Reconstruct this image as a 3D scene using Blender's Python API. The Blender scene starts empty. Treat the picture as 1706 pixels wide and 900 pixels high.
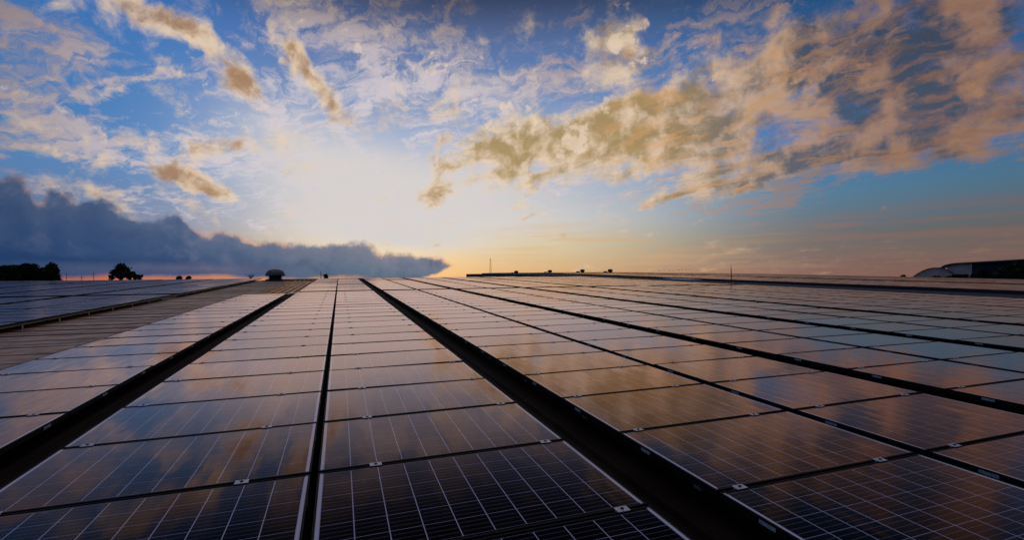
import bpy, bmesh, math, random
from mathutils import Vector, Matrix
R = math.radians
random.seed(7)
C = bpy.context.scene.collection
scene = bpy.context.scene

# ------------------------------------------------------------------ frame of the roof, camera
SLOPE = R(2.2)                 # the roof climbs away from the eave towards its ridge
EAVE = 9.0                     # height of the roof sheet's origin above the ground
PW, PH = 1706.0, 900.0
F = 816.8                      # focal length in photo pixels
PIT, YAW, ROL, EYE = -0.01154, 0.33811, -0.00144, 1.26
ROOF = Matrix.Translation((0, 0, EAVE)) @ Matrix.Rotation(SLOPE, 4, 'X')

cy, sy, cp, sp = math.cos(YAW), math.sin(YAW), math.cos(PIT), math.sin(PIT)
right0 = Vector((cy, -sy, 0)); yd = Vector((sy, cy, 0)); zd = Vector((0, 0, 1))
fwd = yd*cp + zd*sp; up0 = zd*cp - yd*sp
cr, sr = math.cos(ROL), math.sin(ROL)
right = right0*cr + up0*sr
up = up0*cr - right0*sr
M3 = Matrix((right, up, -fwd)).transposed()
cam_d = bpy.data.cameras.new('camera'); cam = bpy.data.objects.new('camera', cam_d); C.objects.link(cam)
cam_d.sensor_width = 36; cam_d.lens = F/PW*36; cam_d.clip_start = 0.05; cam_d.clip_end = 30000
cam.matrix_world = ROOF @ (Matrix.Translation((0, 0, EYE)) @ M3.to_4x4())
scene.camera = cam
EYEW = cam.matrix_world.translation.copy()
CM = cam.matrix_world.to_3x3()
HEAD = math.atan2((CM @ Vector((0, 0, -1))).x, (CM @ Vector((0, 0, -1))).y)    # compass heading of the view

def ray(u, v):                 # world direction seen at a photo pixel
    return (CM @ Vector(((u-PW/2)/F, -(v-PH/2)/F, -1))).normalized()
def azel(u, v):
    d = ray(u, v); a = math.degrees(math.atan2(d.x, d.y)-HEAD)
    return a, math.degrees(math.asin(d.z))
def horizon_v(u):
    a, b = 300.0, 600.0
    for _ in range(40):
        m = (a+b)/2
        if ray(u, m).z > 0: a = m
        else: b = m
    return a
def L(*p): return ROOF @ Vector(p)          # roof-local point to world
def project(p):
    q = CM.transposed() @ (p-EYEW)
    if q.z > -0.05: return None
    return (PW/2+F*q.x/-q.z, PH/2-F*q.y/-q.z)

scene.view_settings.view_transform = 'Standard'; scene.view_settings.look = 'None'
scene.view_settings.exposure = 0.0; scene.view_settings.gamma = 1.0
scene.view_settings.use_curve_mapping = False
scene.cycles.max_bounces = 6; scene.cycles.use_denoising = True

# ------------------------------------------------------------------ node helper
class NB:
    def __init__(s, tree): s.t = tree; s.N = tree.nodes; s.Lk = tree.links
    def new(s, k): return s.N.new('ShaderNode'+k)
    def put(s, sock, v):
        if isinstance(v, bpy.types.NodeSocket): s.Lk.new(v, sock)
        elif v is not None:
            try: sock.default_value = v
            except Exception: sock.default_value = (*v, 1) if len(v) == 3 else v
    def m(s, op, a, b=None, c=None, clamp=False):
        n = s.new('Math'); n.operation = op; n.use_clamp = clamp
        for i, v in enumerate((a, b, c)):
            if v is not None: s.put(n.inputs[i], v)
        return n.outputs[0]
    def vm(s, op, a, b=None, scale=None):
        n = s.new('VectorMath'); n.operation = op; s.put(n.inputs[0], a)
        if b is not None: s.put(n.inputs[1], b)
        if scale is not None: s.put(n.inputs['Scale'], scale)
        return n.outputs['Value'] if op in ('DOT_PRODUCT', 'LENGTH') else n.outputs[0]
    def sep(s, v): n = s.new('SeparateXYZ'); s.put(n.inputs[0], v); return n.outputs
    def comb(s, x, y, z=0.0):
        n = s.new('CombineXYZ')
        for i, v in enumerate((x, y, z)): s.put(n.inputs[i], v)
        return n.outputs[0]
    def mix(s, f, a, b, mode='MIX'):
        n = s.new('Mix'); n.data_type = 'RGBA'; n.blend_type = mode; n.clamp_factor = True
        s.put(n.inputs[0], f); s.put(n.inputs[6], a if isinstance(a, bpy.types.NodeSocket) else (*a, 1))
        s.put(n.inputs[7], b if isinstance(b, bpy.types.NodeSocket) else (*b, 1)); return n.outputs[2]
    def ss(s, x, lo, hi, a=0.0, b=1.0):
        n = s.new('MapRange'); n.interpolation_type = 'SMOOTHSTEP'
        for i, v in enumerate((x, lo, hi, a, b)): s.put(n.inputs[i], v)
        return n.outputs[0]
    def lin(s, x, lo, hi, a=0.0, b=1.0):
        n = s.new('MapRange')
        for i, v in enumerate((x, lo, hi, a, b)): s.put(n.inputs[i], v)
        return n.outputs[0]
    def ramp(s, f, stops, interp='LINEAR'):
        n = s.new('ValToRGB'); e = n.color_ramp.elements; n.color_ramp.interpolation = interp
        while len(e) < len(stops): e.new(0.5)
        for el, (p, c) in zip(e, stops): el.position = p; el.color = (*c, 1)
        s.put(n.inputs[0], f); return n.outputs[0]
    def noise(s, vec, scale, detail=4, rough=0.5, dist=0.0, color=False, lac=2.0):
        n = s.new('TexNoise'); s.put(n.inputs['Vector'], vec)
        for k, v in (('Scale', scale), ('Detail', detail), ('Roughness', rough), ('Distortion', dist), ('Lacunarity', lac)): s.put(n.inputs[k], v)
        return n.outputs['Color' if color else 'Fac']
    def mapping(s, vec, loc=(0, 0, 0), rot=(0, 0, 0), scale=(1, 1, 1), kind='POINT'):
        n = s.new('Mapping'); n.vector_type = kind; s.put(n.inputs[0], vec)
        n.inputs['Location'].default_value = loc; n.inputs['Rotation'].default_value = rot; n.inputs['Scale'].default_value = scale
        return n.outputs[0]

# ------------------------------------------------------------------ sky
def srgb(*c):
    f = lambda x: x/12.92 if x <= 0.04045 else ((x+0.055)/1.055)**2.4
    return tuple(f(x/255) for x in c)
SUN_AZ, SUN_EL = azel(640, 372)
w = bpy.data.worlds.new('World'); scene.world = w; w.use_nodes = True
w.node_tree.nodes.clear(); n = NB(w.node_tree)
tc = n.new('TexCoord').outputs['Generated']
D = n.vm('NORMALIZE', tc)
Dr = n.mapping(D, rot=(0, 0, HEAD))                 # x to the right, y along the heading, z up
X, Y, Z = n.sep(Dr)
az = n.m('MULTIPLY', n.m('ARCTAN2', X, Y), 180/math.pi)
el = n.m('MULTIPLY', n.m('ARCSINE', Z), 180/math.pi)
P0 = n.comb(az, el)
wn = n.comb(n.m('SUBTRACT', n.noise(Dr, 9.0, 6, 0.6), 0.5), n.m('SUBTRACT', n.noise(n.vm('ADD', Dr, (7.3, 2.1, 4.4)), 9.0, 6, 0.6), 0.5))
P = n.vm('ADD', P0, n.vm('MULTIPLY', wn, (5.5, 4.5, 0)))          # ragged coordinates for the cloud masses
Ps = n.vm('ADD', P0, n.vm('MULTIPLY', wn, (2.2, 1.6, 0)))
inv = n.m('DIVIDE', 1.0, n.m('ADD', n.m('MAXIMUM', Z, 0.0), 0.16))
Q = n.comb(n.m('MULTIPLY', X, inv), n.m('MULTIPLY', Y, inv))       # the cloud deck seen in perspective

def blob_xf(u, v, ru, rv, rot):
    c = Vector(azel(u, v)); t = R(rot)
    a = Vector(azel(u+ru*math.cos(t), v-ru*math.sin(t)))-c
    b = Vector(azel(u-rv*math.sin(t), v-rv*math.cos(t)))-c
    return (c.x, c.y, 0), (0, 0, math.atan2(a.y, a.x)), (a.length, b.length, 1)
def blobs(vec, items, base=0.0, kind='QUADRATIC_SPHERE'):
    acc = base
    for (u, v, ru, rv, rot, wt) in items:
        lo, ro, scl = blob_xf(u, v, ru, rv, rot)
        g = n.new('TexGradient'); g.gradient_type = kind
        n.put(g.inputs[0], n.mapping(vec, lo, ro, scl, 'TEXTURE'))
        acc = n.m('MULTIPLY_ADD', g.outputs['Fac'], float(wt), acc)
    return acc

dim = n.m('MULTIPLY', n.ss(el, 24.5, 33.0, 1.0, 0.26), n.ss(n.m('ABSOLUTE', az), 55.0, 120.0, 1.0, 0.8))   # dark band added above the frame for darker panel reflections; sky behind dimmed
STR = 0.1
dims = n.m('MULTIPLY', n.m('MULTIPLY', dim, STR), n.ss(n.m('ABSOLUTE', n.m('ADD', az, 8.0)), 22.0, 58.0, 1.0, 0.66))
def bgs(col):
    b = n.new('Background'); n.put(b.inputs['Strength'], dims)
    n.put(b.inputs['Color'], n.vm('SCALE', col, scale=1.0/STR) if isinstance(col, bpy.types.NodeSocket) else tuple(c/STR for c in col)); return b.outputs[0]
def over(f, a, b):
    x = n.new('MixShader'); n.put(x.inputs[0], f); n.Lk.new(a, x.inputs[1]); n.Lk.new(b, x.inputs[2]); return x.outputs[0]

# clear sky: colour over elevation, for the left, the middle and the right of the view
elf = n.m('DIVIDE', el, 60.0)
E = lambda v: max(0, azel(853, v)[1]/60)
left = n.ramp(elf, [(0, srgb(225, 130, 80)), (E(440), srgb(120, 120, 140)), (E(300), srgb(76, 134, 194)), (E(150), srgb(60, 120, 188)), (E(40), srgb(30, 104, 180)), (0.75, srgb(40, 80, 140))])
mid = n.ramp(elf, [(0, srgb(212, 150, 96)), (E(455), srgb(208, 166, 122)), (E(438), srgb(206, 178, 138)), (E(410), srgb(206, 192, 162)), (E(370), srgb(200, 200, 200)), (E(230), srgb(140, 165, 205)), (E(100), srgb(84, 116, 170)), (E(20), srgb(82, 104, 152)), (0.75, srgb(45, 70, 115))])
rightc = n.ramp(elf, [(0, srgb(150, 108, 98)), (E(450), srgb(140, 112, 106)), (E(410), srgb(118, 118, 120)), (E(350), srgb(90, 136, 168)), (E(290), srgb(56, 128, 196)), (E(180), srgb(46, 108, 172)), (E(60), srgb(34, 84, 136)), (0.75, srgb(20, 40, 65))])
clear = n.mix(n.ss(az, azel(640, 400)[0], azel(150, 400)[0]), mid, left)
clear = n.mix(n.ss(az, azel(880, 400)[0], azel(1400, 400)[0]), clear, rightc)
sky = n.new('TexSky'); sky.sky_type = 'NISHITA'; sky.sun_disc = False
sky.sun_elevation = R(SUN_EL); sky.sun_rotation = HEAD+R(SUN_AZ)
n.put(sky.inputs[0], D); sky.air_density = 1.0; sky.dust_density = 1.5
clear = n.mix(1.0, n.mix(0.95, (0, 0, 0), clear), n.mix(0.005, (0, 0, 0), sky.outputs[0]), 'ADD')

# distance to the veiled sun
sund = blobs(Ps, [(650, 330, 900, 560, 0, 1)], kind='SPHERICAL')
glow = blobs(Ps, [(600, 300, 470, 190, -6, .85), (680, 345, 420, 130, 2, .68), (470, 220, 280, 120, -25, .40), (820, 300, 260, 150, 5, .30), (700, 400, 300, 45, -3, .35), (640, 390, 260, 60, 0, .55)])
clear = n.mix(n.ss(glow, 0.02, 1.0, 0, 0.97), clear, srgb(214, 209, 207))

# fine high cloud, pinkish white: ripples and fleece
Qw = n.vm('ADD', Q, n.vm('MULTIPLY', wn, (0.35, 0.35, 0)))
c1 = n.noise(n.mapping(Qw, rot=(0, 0, R(14)), scale=(0.42, 1.15, 1), kind='TEXTURE'), 3.0, 7, 0.62, 0.3)
c1b = n.noise(n.mapping(Qw, rot=(0, 0, R(70)), scale=(0.55, 1.1, 1), kind='TEXTURE'), 9.0, 5, 0.62, 0.5)
b1 = blobs(P, [
    (60, 110, 230, 170, 10, .55), (20, 30, 160, 70, 0, .2), (200, 140, 150, 24, 12, .30), (640, 110, 260, 150, 0, .55), (760, 155, 300, 50, 3, .42), (980, 130, 260, 60, 0, .40), (540, 40, 220, 80, 0, .28),
    (200, 248, 330, 60, -3, .50), (60, 225, 160, 60, 0, .25), (1330, 320, 300, 50, 14, .60), (1250, 345, 220, 30, 14, .3), (1120, 330, 170, 34, 8, .25), (450, 190, 220, 90, -15, .45), (520, 320, 260, 90, -8, .35),
    (1560, 240, 300, 50, 9, .40), (150, 325, 260, 40, -6, .35), (780, 250, 200, 90, 0, .25), (360, 75, 130, 60, -30, .2),
    (215, 60, 110, 50, -25, -.40), (270, 165, 160, 34, 0, -.28), (330, 20, 90, 50, -30, -.2), (120, 283, 180, 26, -4, -.40), (430, 110, 70, 70, 0, -.2), (880, 50, 260, 90, 0, .12), (1230, 60, 260, 90, 10, .4), (1500, 90, 300, 120, 10, .3), (1050, 250, 320, 110, 10, .35), (690, 165, 90, 26, 0, -.3),
    (1560, 335, 400, 75, 3, -.9), (1250, 385, 320, 45, 5, -.6), (800, 420, 400, 40, 0, -.3)], -0.08, 'SPHERICAL')
d1 = n.m('ADD', n.m('ADD', n.m('MULTIPLY', n.m('SUBTRACT', c1, 0.5), 1.9), n.m('MULTIPLY', n.m('SUBTRACT', c1b, 0.5), 2.2)), b1)
m1 = n.ss(d1, -0.05, 0.75, 0, 0.92)
col1 = n.mix(n.ss(sund, 0.28, 0.72), srgb(164, 144, 142), srgb(218, 208, 210))
col1 = n.mix(n.ss(az, azel(1150, 300)[0], azel(1600, 300)[0]), col1, srgb(150, 124, 114))
col1 = n.mix(n.ss(d1, 0.28, 0.85, 0, 0.55), col1, n.mix(n.ss(sund, 0.2, 0.6), srgb(150, 132, 122), srgb(206, 196, 206)))
s1 = over(m1, bgs(clear), bgs(col1))

SUNDIR = (math.sin(R(SUN_AZ))*math.cos(R(SUN_EL)), math.cos(R(SUN_AZ))*math.cos(R(SUN_EL)), math.sin(R(SUN_EL)))
# lower broken cloud: lit rims, golden to slate cores
c2 = n.noise(n.mapping(Qw, rot=(0, 0, R(34)), scale=(0.55, 1.35, 1), kind='TEXTURE'), 3.2, 8, 0.62, 0.2)
c2f = n.noise(Dr, 15.0, 6, 0.62, 0.3)
b2 = blobs(P, [
    (250, 28, 120, 40, -32, 1.0), (330, 75, 130, 44, -38, 1.15), (385, 118, 90, 40, -50, 1.05), (412, 135, 40, 34, -60, .5), (200, 8, 100, 32, -10, .6),
    (478, 85, 66, 46, -45, 1.25), (512, 125, 78, 42, -52, 1.45), (548, 168, 56, 34, -50, 1.3),
    (285, 288, 120, 26, -12, 1.2), (345, 308, 95, 24, -30, 1.3), (388, 332, 56, 15, -25, .7), (190, 316, 150, 20, -6, .8),
    (735, 283, 44, 32, 0, 1.1), (738, 324, 56, 36, 0, 1.4), (375, 240, 200, 44, -6, .85), (170, 225, 260, 30, -6, .75), (100, 255, 200, 16, -4, .5),
    (990, 250, 290, 90, 8, 1.35), (850, 258, 150, 70, 0, 1.15), (1130, 215, 310, 115, 20, 1.2), (1230, 130, 270, 125, 28, .9), (1240, 290, 220, 36, 12, .6), (1040, 140, 140, 90, 40, .6), (930, 200, 160, 60, 20, .45),
    (1420, 150, 400, 170, 22, 1.25), (1420, 245, 400, 56, 12, .95), (1610, 210, 360, 90, 10, 1.3), (1600, 50, 400, 170, 25, 1.45),
    (1130, 325, 150, 22, 12, .95), (1250, 300, 160, 26, 12, .6), (1500, 312, 80, 8, 4, .5), (1010, 62, 44, 36, 30, .7), (1050, 38, 48, 44, 40, .7), (690, 205, 140, 50, 0, .6), (800, 190, 190, 50, 0, .62), (150, 135, 34, 12, 0, .9), (280, 118, 40, 18, -30, .7), (235, 133, 120, 11, 18, .75),
    (870, 345, 80, 30, 10, .65), (640, 60, 150, 70, 0, .4), (1460, 112, 44, 26, 40, -1.0), (1330, 150, 60, 18, 10, -.7), (1240, 40, 110, 50, 0, -.5), (1500, 345, 420, 62, 4, -1.5), (1350, 352, 260, 34, 8, -.7)], 0.0, 'SPHERICAL')
c2o = n.noise(n.vm('ADD', Dr, n.vm('SCALE', n.vm('SUBTRACT', SUNDIR, Dr), scale=0.055)), 15.0, 4, 0.60, 0.3)
d2 = n.m('ADD', n.m('ADD', n.m('MULTIPLY', n.m('SUBTRACT', c2, 0.5), 3.2), n.m('MULTIPLY', n.m('SUBTRACT', c2f, 0.5), 3.3)), n.m('SUBTRACT', b2, 0.57))
m2 = n.ss(d2, -0.40, 0.85, 0, 0.93)
lit = n.m('MULTIPLY', n.m('SUBTRACT', c2f, c2o), 3.6)               # thicker here than towards the sun: a lit flank
core = n.ss(n.m('SUBTRACT', n.m('ADD', n.m('MULTIPLY', n.m('MINIMUM', d2, 1.1), 0.62), n.m('MULTIPLY', n.m('SUBTRACT', c2, 0.5), 1.0)), lit), -0.08, 1.05)
near_core = n.mix(n.ss(az, azel(640, 200)[0], azel(800, 200)[0]), srgb(168, 126, 80), srgb(168, 138, 76))
far_core = n.mix(n.ss(el, 8.0, 30.0), srgb(92, 96, 108), srgb(50, 70, 96))
corec = n.mix(n.ss(az, azel(1020, 200)[0], azel(1420, 200)[0]), near_core, far_core)
corec = n.mix(n.ss(az, azel(330, 200)[0], azel(100, 200)[0]), corec, srgb(150, 132, 128))
rimc = n.mix(n.ss(az, azel(950, 200)[0], azel(1600, 200)[0]), srgb(232, 206, 174), srgb(184, 140, 110))
s2c = n.mix(core, rimc, corec)
patch = n.m('MULTIPLY', n.ss(n.noise(n.mapping(Qw, rot=(0, 0, R(34)), scale=(0.6, 1.3, 1), kind='TEXTURE'), 7.0, 5, 0.6), 0.44, 0.68, 0, 0.7), n.ss(az, azel(850, 200)[0], azel(1150, 200)[0]))
s2c = n.mix(patch, s2c, n.mix(n.ss(az, azel(1150, 200)[0], azel(1650, 200)[0]), srgb(214, 158, 88), srgb(168, 120, 88)))
s2 = over(n.m('MULTIPLY', m2, 0.95), s1, bgs(s2c))

# small bright puffs
c3 = n.noise(Dr, 24.0, 5, 0.58, 0.25)
b3 = blobs(P, [(1040, 60, 90, 90, 40, .15), (760, 190, 180, 70, 0, .15), (1000, 170, 260, 110, 25, .14), (900, 260, 200, 80, 0, .13), (680, 90, 200, 120, 0, .11), (1300, 130, 260, 130, 20, .15), (1580, 190, 240, 130, 15, .12), (420, 160, 140, 70, -30, .13), (250, 180, 250, 120, 0, .09)], 0.0, 'SPHERICAL')
d3 = n.m('ADD', n.m('SUBTRACT', c3, 0.675), b3)
puff = n.mix(n.ss(az, azel(1000, 200)[0], azel(1500, 200)[0]), srgb(232, 210, 186), srgb(196, 148, 112))
s2 = over(n.ss(d3, 0.0, 0.11, 0, 0.7), s2, bgs(puff))

# thin streaks low over the horizon on the right
st = n.noise(n.comb(n.m('MULTIPLY', az, 0.035), n.m('MULTIPLY', el, 0.55)), 2.2, 5, 0.55, 0.3)
stm = n.m('MULTIPLY', n.ss(st, 0.45, 0.68, 0, 0.7), n.m('MULTIPLY', n.ss(el, 8.0, 4.5), n.ss(az, -8.0, 6.0)))
s3 = over(stm, s2, bgs(n.mix(n.ss(az, 5.0, 38.0), srgb(218, 178, 132), srgb(152, 120, 112))))

# the dark cloud bank low on the left
A0, A1 = azel(-200, 400)[0], azel(790, 400)[0]
fc = n.new('FloatCurve'); cur = fc.mapping.curves[0]
edge = [(-200, 318), (-60, 300), (0, 299), (24, 294), (48, 303), (66, 325), (95, 317), (122, 330), (150, 327), (185, 338), (205, 352), (240, 356), (285, 355), (312, 367), (345, 380), (380, 384), (415, 393), (450, 397), (475, 404), (520, 406), (560, 403), (600, 406), (640, 418), (690, 425), (735, 429), (757, 439), (775, 470)]
pts = []
for u, v in edge:
    a, e = azel(u, v); pts.append(((a-A0)/(A1-A0), e/16.0))
while len(cur.points) < len(pts): cur.points.new(0.5, 0.5)
for q, (x, y) in zip(cur.points, pts): q.location = (x, y); q.handle_type = 'AUTO'
fc.mapping.update()
bub = n.new('TexVoronoi'); bub.feature = 'SMOOTH_F1'; n.put(bub.inputs['Vector'], n.vm('ADD', Dr, n.vm('MULTIPLY', wn, (0.12, 0.12, 0.12)))); n.put(bub.inputs['Scale'], 26.0); n.put(bub.inputs['Smoothness'], 0.35)
n.put(fc.inputs['Value'], n.m('MINIMUM', n.m('MAXIMUM', n.m('DIVIDE', n.m('SUBTRACT', az, A0), A1-A0), 0.0), 1.0))
edg = n.m('MULTIPLY', fc.outputs[0], 16.0)
edg = n.m('ADD', edg, n.m('MULTIPLY', n.m('SUBTRACT', 0.42, bub.outputs['Distance']), n.ss(az, A0, A1, 1.5, 0.5)))
edg = n.m('ADD', edg, n.m('MULTIPLY', n.m('SUBTRACT', n.noise(Dr, 30.0, 7, 0.65), 0.5), 2.2))
dep = n.m('SUBTRACT', edg, el)                                      # degrees inside the bank
tz0, tz1 = azel(712, 464), azel(757, 443)                           # the underside of the bank's tapering end
tail = n.m('SUBTRACT', el, n.m('MULTIPLY_ADD', n.m('SUBTRACT', az, tz0[0]), (tz1[1]-tz0[1])/(tz1[0]-tz0[0]), tz0[1]))
tail = n.m('ADD', tail, n.m('MULTIPLY', n.m('SUBTRACT', n.noise(Dr, 26.0, 5, 0.6), 0.5), 1.6))
bm_ = n.m('MULTIPLY', n.ss(dep, -0.28, 0.60), n.m('MULTIPLY', n.ss(tail, -0.25, 0.35), n.ss(az, azel(776, 430)[0], azel(745, 430)[0])))
bm_ = n.m('MULTIPLY', bm_, n.ss(az, A0-6, A0+2))
bn = n.noise(n.mapping(Dr, scale=(1, 1, 2.6)), 9.0, 6, 0.55, 0.3)
bl = n.ramp(n.m('DIVIDE', dep, 12.0), [(0, srgb(78, 96, 128)), (0.18, srgb(62, 84, 122)), (0.45, srgb(42, 72, 116)), (0.72, srgb(24, 60, 106)), (1, srgb(16, 50, 92))])
br = n.ramp(n.m('DIVIDE', dep, 4.0), [(0, srgb(134, 132, 146)), (0.3, srgb(112, 120, 138)), (0.7, srgb(92, 112, 134)), (1, srgb(78, 100, 128))])
bcol = n.mix(n.ss(az, azel(150, 400)[0], azel(640, 400)[0]), bl, br)
bcol = n.mix(n.ss(bn, 0.42, 0.66, 0, 0.32), bcol, srgb(82, 102, 134))
stripe = n.m('MULTIPLY', blobs(Ps, [(120, 432, 560, 26, -2, 1.0)]), 0.75)
bcol = n.mix(stripe, bcol, srgb(22, 56, 102))
bcol = n.mix(n.m('MULTIPLY', blobs(Ps, [(330, 448, 330, 18, 0, 1.0)]), 0.6), bcol, srgb(108, 102, 124))
rimn = n.ss(n.noise(Dr, 12.0, 3, 0.5), 0.46, 0.58)
bsh = n.m('SUBTRACT', n.noise(Dr, 13.0, 6, 0.6, 0.4), n.noise(n.vm('ADD', Dr, (0.012, 0.0, 0.018)), 13.0, 6, 0.6, 0.4))
bcol = n.mix(n.m('MULTIPLY', n.ss(bsh, 0.0, 0.16, 0, 0.26), n.ss(dep, 7.0, 1.0)), bcol, srgb(136, 132, 150))
bcol = n.mix(n.m('MULTIPLY', n.ss(bsh, 0.0, -0.16, 0, 0.3), n.ss(dep, 7.0, 1.0)), bcol, srgb(36, 62, 102))
rim = n.m('MULTIPLY', n.m('MULTIPLY', n.ss(dep, 0.85, 0.1), rimn), n.ss(az, azel(60, 400)[0], azel(200, 400)[0], 0.4, 1.0))
bcol = n.mix(n.m('MULTIPLY', rim, 0.85), bcol, srgb(222, 168, 134))
s4 = over(n.m('MULTIPLY', bm_, 0.985), s3, bgs(bcol))
# the burning strip under the bank
un = n.m('ADD', el, n.m('MULTIPLY', n.m('SUBTRACT', n.noise(Dr, 7.0, 5, 0.55), 0.5), 2.2))
ub = n.m('MULTIPLY', n.ss(un, azel(300, 456)[1], azel(300, 466)[1]), n.ss(az, azel(625, 460)[0], azel(570, 460)[0]))
s4 = over(n.m('MULTIPLY', ub, n.ss(az, azel(60, 460)[0], azel(120, 460)[0], 0.25, 0.85)), s4, bgs(n.mix(n.ss(az, azel(150, 460)[0], azel(600, 460)[0]), srgb(208, 118, 82), srgb(222, 160, 102))))
# overhead sky, out of view
s5 = over(n.ss(el, 42.0, 58.0), s4, bgs((1.30, 1.22, 1.62)))            # unseen bright sky, added to raise the diffuse light on the panels
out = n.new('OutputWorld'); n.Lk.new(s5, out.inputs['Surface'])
w.cycles.sampling_method = 'MANUAL'; w.cycles.sample_map_resolution = 512

# the sun behind the cloud veil: wide and weak
sd = bpy.data.lights.new('sun', 'SUN'); sun = bpy.data.objects.new('sun', sd); C.objects.link(sun)
sd.energy = 0.012; sd.angle = R(60); sd.color = (1, 0.86, 0.68)
sv = Vector((math.sin(HEAD+R(SUN_AZ))*math.cos(R(SUN_EL)), math.cos(HEAD+R(SUN_AZ))*math.cos(R(SUN_EL)), math.sin(R(SUN_EL))))
sun.rotation_euler = sv.to_track_quat('Z', 'Y').to_euler()
#GEOMETRY
# ------------------------------------------------------------------ materials
def mat(name, col, rough=0.5, metal=0.0, spec=0.5, var=0.0, vscale=3.0, bump=0.0, bscale=20.0, rvar=0.0):
    m = bpy.data.materials.new(name); m.use_nodes = True; b = NB(m.node_tree)
    p = m.node_tree.nodes['Principled BSDF']
    b.put(p.inputs['Base Color'], col); p.inputs['Roughness'].default_value = rough
    p.inputs['Metallic'].default_value = metal; p.inputs['Specular IOR Level'].default_value = spec
    tcx = b.new('TexCoord').outputs['Object']
    if var:
        nz = b.noise(tcx, vscale, 6, 0.6)
        f = b.ss(nz, 0.3, 0.7)
        b.put(p.inputs['Base Color'], b.mix(f, tuple(c*(1-var) for c in col), tuple(min(1, c*(1+var)) for c in col)))
    if rvar: b.put(p.inputs['Roughness'], b.ss(b.noise(tcx, vscale*2.3, 4, 0.6), 0.3, 0.7, rough-rvar, rough+rvar))
    if bump:
        bn_ = b.new('Bump'); bn_.inputs['Strength'].default_value = bump; bn_.inputs['Distance'].default_value = 0.02
        b.put(bn_.inputs['Height'], b.noise(tcx, bscale, 5, 0.6)); b.put(p.inputs['Normal'], bn_.outputs[0])
    return m
M_frame = mat('black_anodised_frame', (0.009, 0.009, 0.010), 0.65, 0.0, 0.10, var=0.3, vscale=5)
M_alu = mat('aluminium', (0.72, 0.70, 0.72), 0.45, 0.3, 0.5, var=0.15, vscale=30)
M_bolt = mat('dark_bolt', (0.015, 0.015, 0.017), 0.5, 0.5)
M_stick = mat('silver_sticker', (0.42, 0.47, 0.52), 0.4, 0.0, 0.5, var=0.35, vscale=60)
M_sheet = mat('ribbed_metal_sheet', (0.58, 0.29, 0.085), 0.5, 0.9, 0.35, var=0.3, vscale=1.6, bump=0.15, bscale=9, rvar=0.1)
M_roof = mat('shaded_roof_sheet', (0.018, 0.010, 0.006), 0.8, 0.0, 0.08, var=0.4, vscale=1.5, bump=0.15, bscale=9)  # same metal as the ribbed sheet, colour darkened for shade in the gutters
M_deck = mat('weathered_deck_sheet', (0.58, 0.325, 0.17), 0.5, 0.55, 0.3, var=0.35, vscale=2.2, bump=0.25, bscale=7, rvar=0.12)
M_seam = mat('deck_seam', (0.085, 0.06, 0.048), 0.6, 0.2, var=0.4, vscale=4)
M_rail = mat('mounting_rail_metal', (0.10, 0.095, 0.075), 0.5, 0.6, var=0.3)
M_post = mat('galvanised_post', (0.42, 0.42, 0.42), 0.5, 0.5, var=0.2)
M_blue = mat('blue_metal_sheet', (0.022, 0.034, 0.055), 0.65, 0.0, 0.15, var=0.3, vscale=0.6, bump=0.1, bscale=3)
M_flash = mat('pale_flashing', (0.40, 0.55, 0.66), 0.35, 0.6, var=0.15)
M_wall = mat('grey_cladding', (0.30, 0.30, 0.31), 0.6, var=0.2, vscale=1)
M_vent = mat('vent_aluminium', (0.13, 0.13, 0.145), 0.40, 0.3, var=0.2, vscale=6, rvar=0.1)
M_ventd = mat('vent_throat_dark', (0.02, 0.02, 0.02), 0.6)
M_dark = mat('dark_painted_metal', (0.02, 0.02, 0.022), 0.5, 0.3)
M_leaf = mat('leaf_dark_green', (0.022, 0.035, 0.016), 0.75, 0, 0.2, var=0.45, vscale=0.6)
M_bark = mat('bark', (0.05, 0.038, 0.028), 0.9, var=0.4, vscale=4)
M_ground = mat('dry_ground', (0.05, 0.055, 0.035), 0.95, 0, 0.1, var=0.5, vscale=0.01)
M_mast = mat('haze_orange_steel', (0.95, 0.42, 0.12), 0.7, 0.0, 0.3, var=0.3)  # orange of the distant haze put into the steel colour

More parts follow.
